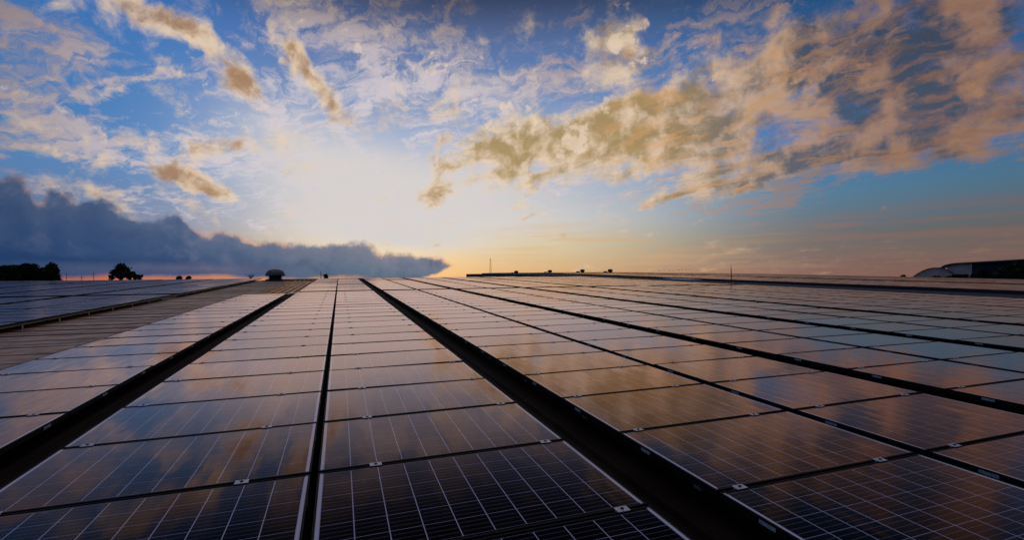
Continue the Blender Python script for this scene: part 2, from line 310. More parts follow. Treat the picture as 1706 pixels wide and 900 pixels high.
def glass_material():
    m = bpy.data.materials.new('solar_cells_under_glass'); m.use_nodes = True; b = NB(m.node_tree)
    p = m.node_tree.nodes['Principled BSDF']
    uv = b.new('TexCoord').outputs['UV']
    x, y, _ = b.sep(uv)                                    # metres on the panel: x 0..1.645 , y 0..0.992
    def line(c, pitch, half, off):                         # 1 on thin lines every pitch
        t = b.m('MODULO', b.m('ADD', b.m('SUBTRACT', c, off), pitch*40.5), pitch)
        return b.m('LESS_THAN', b.m('ABSOLUTE', b.m('SUBTRACT', t, pitch/2)), half)
    x0, x1, y0, y1 = 0.031, 1.614, 0.030, 0.962
    cx, cyp = (x1-x0)/10, (y1-y0)/6
    inx = b.m('MULTIPLY', b.m('GREATER_THAN', x, x0-0.002), b.m('LESS_THAN', x, x1+0.002))
    iny = b.m('MULTIPLY', b.m('GREATER_THAN', y, y0), b.m('LESS_THAN', y, y1))
    vx = line(x, cx, 0.0026, x0)
    hy = line(y, cyp, 0.0017, y0)
    bus = line(y, cyp/4, 0.0013, y0)
    nearv = line(x, cx, 0.0075, x0)
    bus = b.m('MULTIPLY', bus, b.m('SUBTRACT', 1.0, nearv))
    oi = b.new('ObjectInfo')
    rnd = oi.outputs['Random']
    ix = b.m('FLOOR', b.m('DIVIDE', b.m('SUBTRACT', x, x0), cx)); iy = b.m('FLOOR', b.m('DIVIDE', b.m('SUBTRACT', y, y0), cyp))
    wn_ = b.new('TexWhiteNoise'); wn_.noise_dimensions = '3D'; b.put(wn_.inputs['Vector'], b.comb(ix, iy, b.m('MULTIPLY', rnd, 50.0)))
    cell = b.mix(wn_.outputs['Value'], (0.0030, 0.0034, 0.0070), (0.0060, 0.0062, 0.0125))
    cell = b.mix(b.m('MULTIPLY', bus, 0.85), cell, (0.22, 0.20, 0.185))
    cell = b.mix(b.m('MULTIPLY', hy, iny), cell, (0.42, 0.43, 0.58))
    cell = b.mix(vx, cell, (0.62, 0.60, 0.76))
    cell = b.mix(iny, (0.006, 0.006, 0.008), cell)
    side = b.mix(iny, (0.75, 0.72, 0.80), (0.85, 0.82, 0.88))
    col = b.mix(inx, side, cell)
    # dust, dried drops
    tw = b.new('TexCoord').outputs['Object']
    seed = b.comb(b.m('MULTIPLY', rnd, 37.0), b.m('MULTIPLY', rnd, 91.0), 0.0)
    tv = b.vm('ADD', tw, seed)
    dust = b.ss(b.noise(tv, 2.6, 7, 0.68), 0.45, 0.85, 0.0, 0.015)
    col = b.mix(dust, col, (0.20, 0.17, 0.14))
    low = b.m('MULTIPLY', b.ss(y, 0.075, 0.012), b.ss(b.noise(tv, 14.0, 5, 0.6), 0.35, 0.75, 0.02, 0.12))
    col = b.mix(low, col, (0.16, 0.13, 0.10))
    vor = b.new('TexVoronoi'); b.put(vor.inputs['Vector'], b.vm('MULTIPLY', tv, (1.0, 1.4, 1.0))); b.put(vor.inputs['Scale'], 3.1)
    vcol = b.sep(vor.outputs['Color'])[0]
    spot = b.m('MULTIPLY', b.ss(vor.outputs['Distance'], 0.075, 0.03), b.m('GREATER_THAN', vcol, 0.66))
    col = b.mix(b.m('MULTIPLY', spot, 0.6), col, (0.22, 0.27, 0.30))
    rough = b.ss(b.noise(tv, 1.3, 4, 0.6), 0.3, 0.75, 0.06, 0.10)
    bp = b.new('Bump'); bp.inputs['Strength'].default_value = 0.9; bp.inputs['Distance'].default_value = 0.004
    b.put(bp.inputs['Height'], b.noise(b.mapping(tv, scale=(3.2, 0.8, 1)), 1.5, 2, 0.5))
    nrm = bp.outputs[0]
    dif = b.new('BsdfDiffuse'); b.put(dif.inputs['Color'], col)
    gl = b.new('BsdfGlossy'); tone = b.m('ADD', 0.90, b.m('MULTIPLY', rnd, 0.10)); b.put(gl.inputs['Color'], b.comb(tone, b.m('MULTIPLY', tone, 0.765), b.m('MULTIPLY', tone, 0.71))); b.put(gl.inputs['Roughness'], rough); b.put(gl.inputs['Normal'], nrm)
    # anti-reflective coat: almost nothing head-on, a mirror at grazing angles
    ge = b.new('NewGeometry')
    cs = b.m('ABSOLUTE', b.vm('DOT_PRODUCT', ge.outputs['Incoming'], ge.outputs['Normal']))
    fr = b.m('MULTIPLY', b.m('POWER', b.m('SUBTRACT', 1.0, cs), 3.5), b.ss(cs, 0.20, 0.50, 1.0, 0.05))
    fr = b.m('MULTIPLY_ADD', fr, 0.98, 0.002)
    mx = b.new('MixShader'); b.put(mx.inputs[0], fr); b.Lk.new(dif.outputs[0], mx.inputs[1]); b.Lk.new(gl.outputs[0], mx.inputs[2])
    m.node_tree.nodes.remove(p); b.Lk.new(mx.outputs[0], m.node_tree.nodes['Material Output'].inputs['Surface'])
    return m
M_glass = glass_material()

# ------------------------------------------------------------------ mesh helpers
def bx(bm, x0, x1, y0, y1, z0, z1, bev=0.0):
    v = [bm.verts.new(c) for c in ((x0,y0,z0),(x1,y0,z0),(x1,y1,z0),(x0,y1,z0),(x0,y0,z1),(x1,y0,z1),(x1,y1,z1),(x0,y1,z1))]
    fs = [bm.faces.new([v[i] for i in q]) for q in ((3,2,1,0),(4,5,6,7),(0,1,5,4),(1,2,6,5),(2,3,7,6),(3,0,4,7))]
    if bev:
        es = {e for f in fs for e in f.edges}
        bmesh.ops.bevel(bm, geom=list(es), offset=bev, segments=1, affect='EDGES', profile=0.5)
def lathe(bm, prof, seg=24, cx=0, cyy=0, cap=True):
    rings = []
    for r, z in prof:
        rings.append([bm.verts.new((cx+r*math.cos(2*math.pi*k/seg), cyy+r*math.sin(2*math.pi*k/seg), z)) for k in range(seg)])
    for a, b in zip(rings, rings[1:]):
        for k in range(seg): bm.faces.new((a[k], a[(k+1) % seg], b[(k+1) % seg], b[k]))
    if cap:
        bm.faces.new(list(reversed(rings[0]))); bm.faces.new(rings[-1])
def tube(bm, a, b, r0, r1=None, seg=6):
    r1 = r0 if r1 is None else r1
    a, b = Vector(a), Vector(b); d = (b-a).normalized()
    u = d.orthogonal().normalized(); w_ = d.cross(u)
    A = [bm.verts.new(a+(u*math.cos(t)+w_*math.sin(t))*r0) for t in (2*math.pi*k/seg for k in range(seg))]
    B = [bm.verts.new(b+(u*math.cos(t)+w_*math.sin(t))*r1) for t in (2*math.pi*k/seg for k in range(seg))]
    for k in range(seg): bm.faces.new((A[k], A[(k+1) % seg], B[(k+1) % seg], B[k]))
    bm.faces.new(list(reversed(A))); bm.faces.new(B)
def obj(name, bm, m, parent=None, smooth=False):
    me = bpy.data.meshes.new(name); bm.normal_update(); bm.to_mesh(me); bm.free()
    me.materials.append(m); o = bpy.data.objects.new(name, me); C.objects.link(o)
    if smooth:
        for f in me.polygons: f.use_smooth = True
    if parent: o.parent = parent
    return o
def thing(name, label, cat, mw=None, group=None):
    o = bpy.data.objects.new(name, None); C.objects.link(o); o.empty_display_size = 0.2
    if mw is not None: o.matrix_world = mw
    tag(o, label, cat, group); return o
def tag(o, label, cat, group=None):
    o['label'] = label; o['category'] = cat
    if group: o['group'] = group
def NBM(): return bmesh.new()

# ------------------------------------------------------------------ setting: ground
g = NBM()
S_ = 9000
vs = [g.verts.new(c) for c in ((-S_, -S_, 0), (S_, -S_, 0), (S_, S_, 0), (-S_, S_, 0))]; g.faces.new(vs)
gr = obj('ground', g, M_ground); gr['kind'] = 'structure'

# ------------------------------------------------------------------ the factory building that carries the panels
RIDGE = 48.3
SHEET = -0.165                 # roof sheet below the glass plane
fb = thing('factory_building', 'long low factory under the panels, ribbed metal roof climbing to a flat ridge', 'building', ROOF)
XL, XR, Y0 = -46.0, 25.2, -4.0
def zprof(y):                  # roof-local height of the sheet along the slope: straight to the ridge, then down behind it
    return SHEET if y <= RIDGE else SHEET-(y-RIDGE)*0.085
b = NBM()
prof = []
x = XL
while x < XR-0.35:
    prof += [(x, 0), (x+0.24, 0), (x+0.262, 0.028), (x+0.298, 0.028), (x+0.32, 0)]
    x += 0.33
prof.append((XR, 0))
ys = (Y0, RIDGE, RIDGE+45)
rows = [[b.verts.new((px, yy, zprof(yy)+pz)) for px, pz in prof] for yy in ys]
for ra, rb in zip(rows, rows[1:]):
    for k in range(len(prof)-1): b.faces.new((ra[k], ra[k+1], rb[k+1], rb[k]))
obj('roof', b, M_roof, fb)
b = NBM(); bl_ = []
for yy in (24.9, 44.85):
    q = []; x = -3.66
    while x < -1.9:
        q += [(x, 0), (x+0.20, 0), (x+0.205, 0.075), (x+0.255, 0.075), (x+0.26, 0)]; x += 0.33
    bl_.append([b.verts.new((px, yy, SHEET+.034+pz)) for px, pz in q])
for k in range(len(q)-1): b.faces.new((bl_[0][k], bl_[0][k+1], bl_[1][k+1], bl_[1][k]))
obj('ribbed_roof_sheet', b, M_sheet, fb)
b = NBM(); bx(b, XL+.1, XR-.1, Y0+.2, Y0+.45, -8.8, -0.18); bx(b, XL+.1, XL+.35, Y0+.5, RIDGE-.5, -10.2, -0.5); bx(b, XR-.35, XR-.1, Y0+.5, RIDGE-.5, -10.2, -0.5); bx(b, XL+.1, XR-.1, RIDGE-.4, RIDGE+44, -10.2, -4.6)
obj('wall', b, M_wall, fb)
b = NBM(); bx(b, -6.0, -1.9, 44.9, 45.5, SHEET+.002, SHEET+.11, .01); obj('ridge_flashing', b, M_dark, fb)
b = NBM(); bx(b, -6.2, 14.5, RIDGE-.25, RIDGE+.35, SHEET-.03, -0.035, .01); obj('ridge_cap', b, M_sheet, fb)
b = NBM(); bx(b, -2.18, -1.82, 24.35, 24.75, -0.06, -0.045); bx(b, -2.18, -1.82, 24.35, 24.36, SHEET+.03, -0.0605); obj('gutter_cap', b, M_flash, fb)
# the flat deck strip between the left arrays with lapped cross sheets
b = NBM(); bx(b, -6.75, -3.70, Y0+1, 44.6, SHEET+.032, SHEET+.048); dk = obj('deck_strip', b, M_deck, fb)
b = NBM()
yy = -2.0
while yy < 44:
    hgt = random.choice((.004, .008, .012))
    bx(b, -6.74, -3.71, yy-0.016, yy+0.016, SHEET+.0485, SHEET+.0485+hgt)
    if random.random() < .5: bx(b, -6.74, -3.71, yy+.34, yy+.35, SHEET+.0485, SHEET+.0515)
    yy += 0.825
obj('deck_seam', b, M_seam, fb)

# ------------------------------------------------------------------ solar panels
W, H, PITCH, R1 = 1.645, 0.992, 1.012, 3.178
def frame_mesh():
    b = NBM(); t, lip = 0.040, 0.012
    bx(b, 0, W, 0, lip, -t, 0.0015); bx(b, 0, W, H-lip, H, -t, 0.0015)
    bx(b, 0, lip, lip, H-lip, -t, 0.0015); bx(b, W-lip, W, lip, H-lip, -t, 0.0015)
    return b
def glass_mesh():
    b = NBM(); uvl = b.loops.layers.uv.new('UVMap')
    z0, z1, l = -0.008, -0.001, 0.0115
    bx(b, l, W-l, l, H-l, z0, z1)
    for f in b.faces:
        for lo in f.loops: lo[uvl].uv = (lo.vert.co.x, lo.vert.co.y)
    return b
def clamp_mesh():
    b = NBM(); bx(b, -0.036, 0.036, -0.024, 0.024, 0.0018, 0.006, .0012); bx(b, -0.036, 0.036, -0.0085, 0.0085, -0.04, 0.0018)
    return b
def bolt_mesh():
    b = NBM(); lathe(b, [(0.0095, 0.0055), (0.0095, 0.010), (0.0055, 0.010), (0.005, 0.0065)], 12); return b
def sticker_mesh(side):
    b = NBM(); x = -0.0006 if side < 0 else W+0.0006
    v = [b.verts.new((x, yy, zz)) for yy, zz in ((.62, -.031), (.72, -.031), (.72, -.010), (.62, -.010))]
    b.faces.new(v if side > 0 else list(reversed(v))); return b

cols = []      # (key, x0, z, phrase, clamp offsets, first row, last row)
def col(x0, z, phrase, cl, last): cols.append(dict(x0=x0, z=z, ph=phrase, cl=cl, last=last, n=0))
col(-3.835, 0, 'column beside the bare deck strip', (.22, 1.40), 21)
col(-1.815, 0, 'column just left of the thin centre gap', (.154, 1.274), 22)
col(-0.130, 0, 'column just right of the thin centre gap', (.338, 1.493), 22)
col(1.965, 0, 'first column right of the broad central gap', (.16, 1.29), 22)
col(3.710, 0, 'second column right of the broad central gap', (.29, 1.40), 22)
ords = 'third fourth fifth sixth seventh eighth ninth tenth eleventh twelfth'.split()
xx = 5.735; k = 0
for gz in (0, 0, 0, -.035, -.065):
    col(xx, gz, ords[k]+' column right of the broad central gap', (.22, 1.38), 22); k += 1
    col(xx+W+.105, gz, ords[k]+' column right of the broad central gap', (.25, 1.40), 22); k += 1
    xx += 3.83
LZ = 0.05
lx = -6.40; lw = ['edge', 'second', 'third', 'fourth', 'fifth', 'sixth', 'seventh', 'eighth', 'ninth', 'tenth', 'eleventh', 'twelfth']+['far']*12
for k in range(22):
    col(lx-W, LZ, lw[k]+' column of the raised left array', (.22, 1.38), 21)
    lx -= W+.02 if k % 2 == 0 else W+.32

def pmat(c, r, tilt=True):          # transform of the panel whose far edge lies on row line r (near edge one pitch closer)
    y0 = R1+(r-1)*PITCH+0.010 if r > 0 else R1+(r-1)*PITCH+0.010
    if r >= c['last']: y0 += 0.85   # the cross walkway
    m = ROOF @ Matrix.Translation((c['x0'], y0, c['z']))
    if tilt:
        q = Matrix.Translation((W/2, H/2, 0)) @ Matrix.Rotation(R(random.gauss(0, .16)), 4, 'X') @ Matrix.Rotation(R(random.gauss(0, .16)), 4, 'Y') @ Matrix.Translation((-W/2, -H/2, 0))
        m = m @ q
    return m
def shoelace(p): return abs(sum(p[i][0]*p[(i+1) % len(p)][1]-p[(i+1) % len(p)][0]*p[i][1] for i in range(len(p))))/2
def clip(poly):
    for ax, lim, sg in ((0, 0, 1), (0, PW, -1), (1, 0, 1), (1, PH, -1)):
        o = []
        for i in range(len(poly)):
            a, b_ = poly[i], poly[(i+1) % len(poly)]
            ia, ib = sg*(a[ax]-lim) >= 0, sg*(b_[ax]-lim) >= 0
            if ia: o.append(a)
            if ia != ib:
                t = (lim-a[ax])/(b_[ax]-a[ax]); o.append((a[0]+t*(b_[0]-a[0]), a[1]+t*(b_[1]-a[1])))
        poly = o
        if not poly: break
    return poly
spots = []; hidden = []
for c in cols:
    for r in range(-3, 46):
        y0 = R1+(r-1)*PITCH+0.010+(0.85 if r >= c['last'] else 0)
        if c is cols[0] and r >= 21: continue
        if y0+H > RIDGE: continue
        cs = [project(L(c['x0']+a, y0+d, c['z'])) for a, d in ((0, 0), (W, 0), (W, H), (0, H))]
        vis = 0
        if all(cs):
            pl = clip(cs); vis = shoelace(pl) if pl else 0
        (spots if vis > 1 else hidden).append((vis, c, r))
spots.sort(key=lambda s: -s[0])
NMAX = 292
single = spots[:NMAX]; rest = spots[NMAX:]
fm, gm, cm, bmh = frame_mesh(), glass_mesh(), clamp_mesh(), bolt_mesh()
proto = None
ordinal = lambda n_: ['', 'first', 'second', 'third', 'fourth', 'fifth', 'sixth', 'seventh', 'eighth', 'ninth', 'tenth', 'eleventh', 'twelfth', 'thirteenth', 'fourteenth', 'fifteenth', 'sixteenth', 'seventeenth', 'eighteenth', 'nineteenth', 'twentieth', 'twenty-first', 'twenty-second', 'twenty-third', 'twenty-fourth', 'twenty-fifth', 'twenty-sixth'][n_]
P0_ = {}
def build_proto():
    t = thing('solar_panel', '', 'solar panel', Matrix.Identity(4), 'framed solar panels laid in rows on the factory roof')
    P0_['frame'] = obj('frame', fm, M_frame, t)
    P0_['glass'] = obj('glass', gm, M_glass, t)
    P0_['clamp'] = obj('clamp', cm, M_alu, t)
    P0_['bolt'] = obj('bolt', bmh, M_bolt, P0_['clamp'])
    P0_['clamp2'] = P0_['clamp'].copy(); C.objects.link(P0_['clamp2'])
    b2 = P0_['bolt'].copy(); b2.parent = P0_['clamp2']; C.objects.link(b2); P0_['bolt2'] = b2
    P0_['sl'] = obj('rating_sticker', sticker_mesh(-1), M_stick, t); P0_['sr'] = obj('rating_sticker', sticker_mesh(1), M_stick, t)
    return t
proto = build_proto()
bycol = {}
for s in single: bycol.setdefault(id(s[1]), []).append(s)
# count along each column from the nearest panel seen
first = True
for c in cols:
    rs = sorted(s[2] for s in single if s[1] is c)
    seen = sorted(s[2] for s in spots if s[1] is c)
    for r in rs:
        area = next(s[0] for s in single if s[1] is c and s[2] == r)
        if first: t = proto; src = None
        else: t = proto.copy(); C.objects.link(t)
        t.matrix_world = pmat(c, r)
        n_ = seen.index(r)+1
        how = 'Nearest' if n_ == 1 else ordinal(n_).capitalize()
        t['label'] = ('Nearest solar panel of the ' if n_ == 1 else how+' solar panel from the near end, ')+c['ph']
        for kx in ('frame', 'glass', 'clamp', 'clamp2', 'sl', 'sr'):
            if kx in ('clamp', 'clamp2') and (r in (c['last']-1,) or area < 55): continue
            if kx in ('sl', 'sr') and area < 700: continue
            if kx == 'sl' and c['x0'] < 0 or kx == 'sr' and c['x0'] > 0: continue
            o = P0_[kx] if first else P0_[kx].copy()
            if not first: C.objects.link(o)
            o.parent = t
            if kx[:5] == 'clamp':
                o.location = (c['cl'][0 if kx == 'clamp' else 1]+random.uniform(-.006, .006), H+0.010, 0)
                bk = 'bolt' if kx == 'clamp' else 'bolt2'
                if area > 140 or first:
                    o2 = P0_[bk] if first else P0_[bk].copy()
                    if not first: C.objects.link(o2)
                    o2.parent = o
        first = False
for kx in ('sl', 'sr'):
    if P0_[kx].parent is None: bpy.data.objects.remove(P0_[kx])

# the far panels, past the largest of the kind: one mesh
def far_mesh(entries):
    vs, fs, uvs, mi = [], [], [], []
    def quad(m, pts, mat_i, uv=False):
        k0 = len(vs)
        for p_ in pts: vs.append(m @ Vector(p_))
        fs.append((k0, k0+1, k0+2, k0+3)); mi.append(mat_i)
        uvs.extend([(p_[0], p_[1]) for p_ in pts])
    l = 0.012
    for m in entries:
        quad(m, ((l, l, -.001), (W-l, l, -.001), (W-l, H-l, -.001), (l, H-l, -.001)), 0)
        z = .0015; t = -.04
        for x0, x1, y0, y1 in ((0, W, 0, l), (0, W, H-l, H), (0, l, l, H-l), (W-l, W, l, H-l)):
            quad(m, ((x0, y0, z), (x1, y0, z), (x1, y1, z), (x0, y1, z)), 1)
        quad(m, ((0, 0, t), (W, 0, t), (W, 0, z), (0, 0, z)), 1); quad(m, ((W, 0, t), (W, H, t), (W, H, z), (W, 0, z)), 1)
        quad(m, ((W, H, t), (0, H, t), (0, H, z), (W, H, z)), 1); quad(m, ((0, H, t), (0, 0, t), (0, 0, z), (0, H, z)), 1)
    me = bpy.data.meshes.new('solar_panels'); me.from_pydata([tuple(v) for v in vs], [], fs)
    uv = me.uv_layers.new(name='UVMap')
    uv.data.foreach_set('uv', [q for u_ in uvs for q in u_])
    me.materials.append(M_glass); me.materials.append(M_frame)
    me.polygons.foreach_set('material_index', mi); me.update()
    return me
ent = [pmat(c, r) for _, c, r in rest+hidden]                     # with those just outside the picture

# ------------------------------------------------------------------ second factory roof to the right, with its own arrays
nb = thing('factory_building', 'long neighbouring factory roof on the right carrying rows of panels', 'building', ROOF)
def z2(y): return 0.0 if y < 46 else -(y-46)**2*0.00022
YS = [-6, 20, 46] + [46+5.5*i for i in range(1, 11)]
def strip(name, x0, x1, zt, m, parent, zb=-0.5, y_from=None, y_to=None):
    b = NBM()
    ys_ = [y for y in YS if (y_from is None or y >= y_from) and (y_to is None or y <= y_to)]
    a = [[b.verts.new((xx_, y, z2(y)+zz)) for xx_, zz in ((x0, zb), (x0, zt), (x1, zt), (x1, zb))] for y in ys_]
    for p_, q_ in zip(a, a[1:]):
        for k in range(3): b.faces.new((p_[k], p_[k+1], q_[k+1], q_[k]))
    b.faces.new(a[0]); b.faces.new(list(reversed(a[-1])))
    return obj(name, b, m, parent)
strip('roof', 28.7, 58.0, -0.16, M_sheet, nb, -9.5)
strip('valley_gutter', 25.25, 28.65, -0.12, M_blue, nb, -0.8)
b = NBM(); bx(b, 27.2, 28.4, 33.2, 36.8, -0.115, -0.02, .02); obj('flashing_tray', b, M_flash, nb)
b = NBM()
for xx_ in (28.72, 38.75):
    for ya, yb in zip(YS, YS[1:]):
        v = [b.verts.new((x_, y, z2(y)+zz)) for x_, y, zz in ((xx_, ya, -.16), (xx_, yb, -.16), (xx_, yb, .05), (xx_, ya, .05), (xx_+.12, ya, .05), (xx_+.12, yb, .05))]
        b.faces.new((v[0], v[1], v[2], v[3])); b.faces.new((v[3], v[2], v[5], v[4]))
obj('parapet_edge', b, M_dark, nb)
def m2(x0, y0):
    s_ = (z2(y0+H)-z2(y0))/H
    q = Matrix.Translation((W/2, H/2, 0)) @ Matrix.Rotation(R(random.gauss(0, .16)), 4, 'X') @ Matrix.Rotation(R(random.gauss(0, .16)), 4, 'Y') @ Matrix.Translation((-W/2, -H/2, 0))
    return ROOF @ Matrix.Translation((x0, y0, z2(y0)+.02)) @ Matrix.Rotation(math.atan(s_), 4, 'X') @ q
for gx in (28.95, 32.3, 35.65-.25, 39.6, 42.95):
    for dx in (0, W+.02):
        y0 = 8.0
        while y0 < 98:
            if not (24.4 < y0 < 25.2) and not (47.5 < y0 < 48.6): ent.append(m2(gx+dx, y0))
            y0 += PITCH
far = bpy.data.objects.new('solar_panels', far_mesh(ent)); C.objects.link(far)
far['kind'] = 'stuff'; tag(far, 'mass of far framed solar panels covering the upper roof up to the ridge', 'solar panels')

# ------------------------------------------------------------------ mounting rails under the panels
rg = 'mounting rails under the panel columns'
def rail(x, z, y0, y1, label, posts=False):
    t = thing('mounting_rail', label, 'rail', ROOF @ Matrix.Translation((x, 0, 0)), rg)
    b = NBM(); bx(b, -.02, .02, y0, y1, z-.082, z-.042); obj('rail', b, M_rail, t)
    b = NBM(); y = y0+.5
    if posts:
        n_ = 0
        while y < y1 and n_ < 60:
            pb = NBM(); bx(pb, -.025, .025, y-.03, y+.03, SHEET+.03, SHEET+.036); bx(pb, -.005, .004, y-.022, y+.022, SHEET+.036, z-.05); obj('post', pb, M_post, t)
            y += 1.485; n_ += 1
        b.free()
    else:
        while y < y1: bx(b, -.02, .02, y-.03, y+.03, SHEET+.03, z-.0825); y += 1.485
        obj('bracket', b, M_post, t)
    return t
rail(-6.44, LZ, 1.04, 43.0, 'exposed mounting rail on short posts along the raised left array edge', True)
rail(1.40, 0, -1.0, 47.5, 'mounting rail under the panel edge left of the broad central gap')
rail(2.10, 0, -1.0, 47.5, 'mounting rail under the panel edge right of the broad central gap')
b = NBM(); bx(b, -6.412, -6.388, -2.0, 24.3, LZ-.075, LZ-.043); bx(b, -6.412, -6.388, 25.1, 44.5, LZ-.075, LZ-.043)
o = obj('edge_trim', b, M_rail); o.matrix_world = ROOF; tag(o, 'olive metal edge trim running along the raised left array', 'trim')

# ------------------------------------------------------------------ roof ventilator on the ridge
def local_mw(x, y, z): return ROOF @ Matrix.Translation((x, y, z)) @ Matrix.Rotation(-SLOPE, 4, 'X')
v = thing('roof_ventilator', 'large round mushroom ventilator standing on the ridge behind the bare roof', 'ventilator', local_mw(-5.25, 46.8, -0.10))
b = NBM(); lathe(b, [(0.62, 0), (0.60, 0.10), (0.50, 0.14), (0.50, 0.42)], 32); obj('throat', b, M_ventd, v, True)
b = NBM(); lathe(b, [(0.72, 0.0), (0.74, 0.04), (0.62, 0.08), (0.60, 0.085)], 32, cap=False); obj('base_flange', b, M_dark, v, True)
b = NBM(); lathe(b, [(0.50, 0.43), (0.76, 0.38), (0.79, 0.42), (0.79, 0.50), (0.77, 0.60), (0.71, 0.72), (0.60, 0.83), (0.44, 0.92), (0.22, 0.975), (0.02, 0.985)], 36); obj('hood', b, M_vent, v, True)
for k in range(8):
    a = k*math.pi/4; b = NBM(); tube(b, (.55*math.cos(a), .55*math.sin(a), .1), (.60*math.cos(a), .60*math.sin(a), .43), .015); obj('stay', b, M_dark, v)

# far ventilators along the far edge of the neighbouring roof
def at(u, v_, dist):             # a point along the view ray at a real horizontal distance
    d = ray(u, v_); return EYEW+d*(dist/math.hypot(d.x, d.y))
vg = 'small roof ventilators along the far roof edge'
for i, (u, dist, nm) in enumerate(((857, 122, 'leftmost'), (913, 116, 'second from left'), (967, 110, 'third from left'), (1013, 104, 'rightmost'))):
    p_ = at(u, 455.6 if i == 0 else 454.6 if i == 1 else 453.8, dist)
    mw = Matrix.Translation(p_) @ Matrix.Rotation(-HEAD, 4, 'Z')
    t = thing('roof_ventilator', 'small dark twin-headed ventilator on the far roof skyline, %s of four' % nm, 'ventilator', mw, vg)
    b = NBM(); lathe(b, [(.36, -.6), (.38, .10), (.50, .14), (.52, .45), (.42, .60), (.15, .66)], 14, .45); obj('tall_head', b, M_dark, t)
    b = NBM(); lathe(b, [(.34, -.6), (.36, -.1), (.46, -.06), (.46, .14), (.2, .24)], 14, -.55); obj('low_head', b, M_dark, t)
    if i == 0:
        b = NBM(); lathe(b, [(.12, -.6), (.12, -.1), (.34, -.08), (.32, .04), (.1, .1)], 14, -1.2); obj('low_head', b, M_dark, t)

# lightning rod
t = thing('lightning_rod', 'thin dark lightning rod standing on the right of the far panels', 'lightning rod', local_mw(33.0, 34.8, -.12))
b = NBM(); tube(b, (0, 0, 0), (0, 0, .95), .04, .034, 8); tube(b, (0, 0, .95), (0, 0, 1.32), .024, .008, 8); obj('rod', b, M_dark, t)
b = NBM(); bx(b, -.12, .12, -.12, .12, 0, .03); obj('base_plate', b, M_dark, t)

# ------------------------------------------------------------------ far masts
def mast(name, label, u, vtop, dist, wb, m, cat='mast', arms=True):
    d = at(u, vtop, dist); hgt = d.z
    t = thing(name, label, cat, Matrix.Translation((d.x, d.y, 0)) @ Matrix.Rotation(-HEAD, 4, 'Z'))
    b = NBM(); nseg = 14; r = wb*.028
    cor = lambda f: [Vector((sx*wb*(1-f*.86)/2, sy_*wb*(1-f*.86)/2, f*hgt)) for sx, sy_ in ((-1, -1), (1, -1), (1, 1), (-1, 1))]
    for s in range(nseg):
        a, c_ = cor(s/nseg), cor((s+1)/nseg)
        for k in range(4):
            tube(b, a[k], c_[k], r, r, 4); tube(b, a[k], c_[(k+1) % 4], r*.6, r*.6, 4); tube(b, c_[k], c_[(k+1) % 4], r*.5, r*.5, 4)
    obj('lattice', b, m, t)
    b = NBM(); tube(b, (0, 0, hgt*.98), (0, 0, hgt*1.03), r, r*.4, 5)
    if arms:
        for f in (.8, .88, .95): tube(b, (-wb*.6, 0, f*hgt), (wb*.6, 0, f*hgt), r, r, 4)
    obj('cross_arm', b, m, t)
    return t
mast('lattice_mast', 'tall haze-orange lattice mast far off above the middle of the skyline', 817, 431, 420, 3.4, M_mast, arms=False)
mast('lattice_mast', 'thin far mast right of the mushroom ventilator', 534.5, 453, 420, 2.2, M_mast, arms=False)
for u, vt, lab in ((111, 455, 'thin far pole just right of the dark tree clump'), (136, 460, 'short far pole between the tree clump and the lone tree'), (156, 454, 'thin far pole just left of the lone tree')):
    d = at(u, vt, 330)
    t = thing('utility_pole', lab, 'pole', Matrix.Translation((d.x, d.y, 0)) @ Matrix.Rotation(-HEAD, 4, 'Z'))
    b = NBM(); tube(b, (0, 0, 0), (0, 0, d.z), .13, .09, 6); obj('post', b, M_bark, t)
    b = NBM(); tube(b, (-1.3, 0, d.z-.9), (1.3, 0, d.z-.9), .04, .04, 5); tube(b, (-1.0, 0, d.z-1.9), (1.0, 0, d.z-1.9), .04, .04, 5); obj('cross_arm', b, M_bark, t)

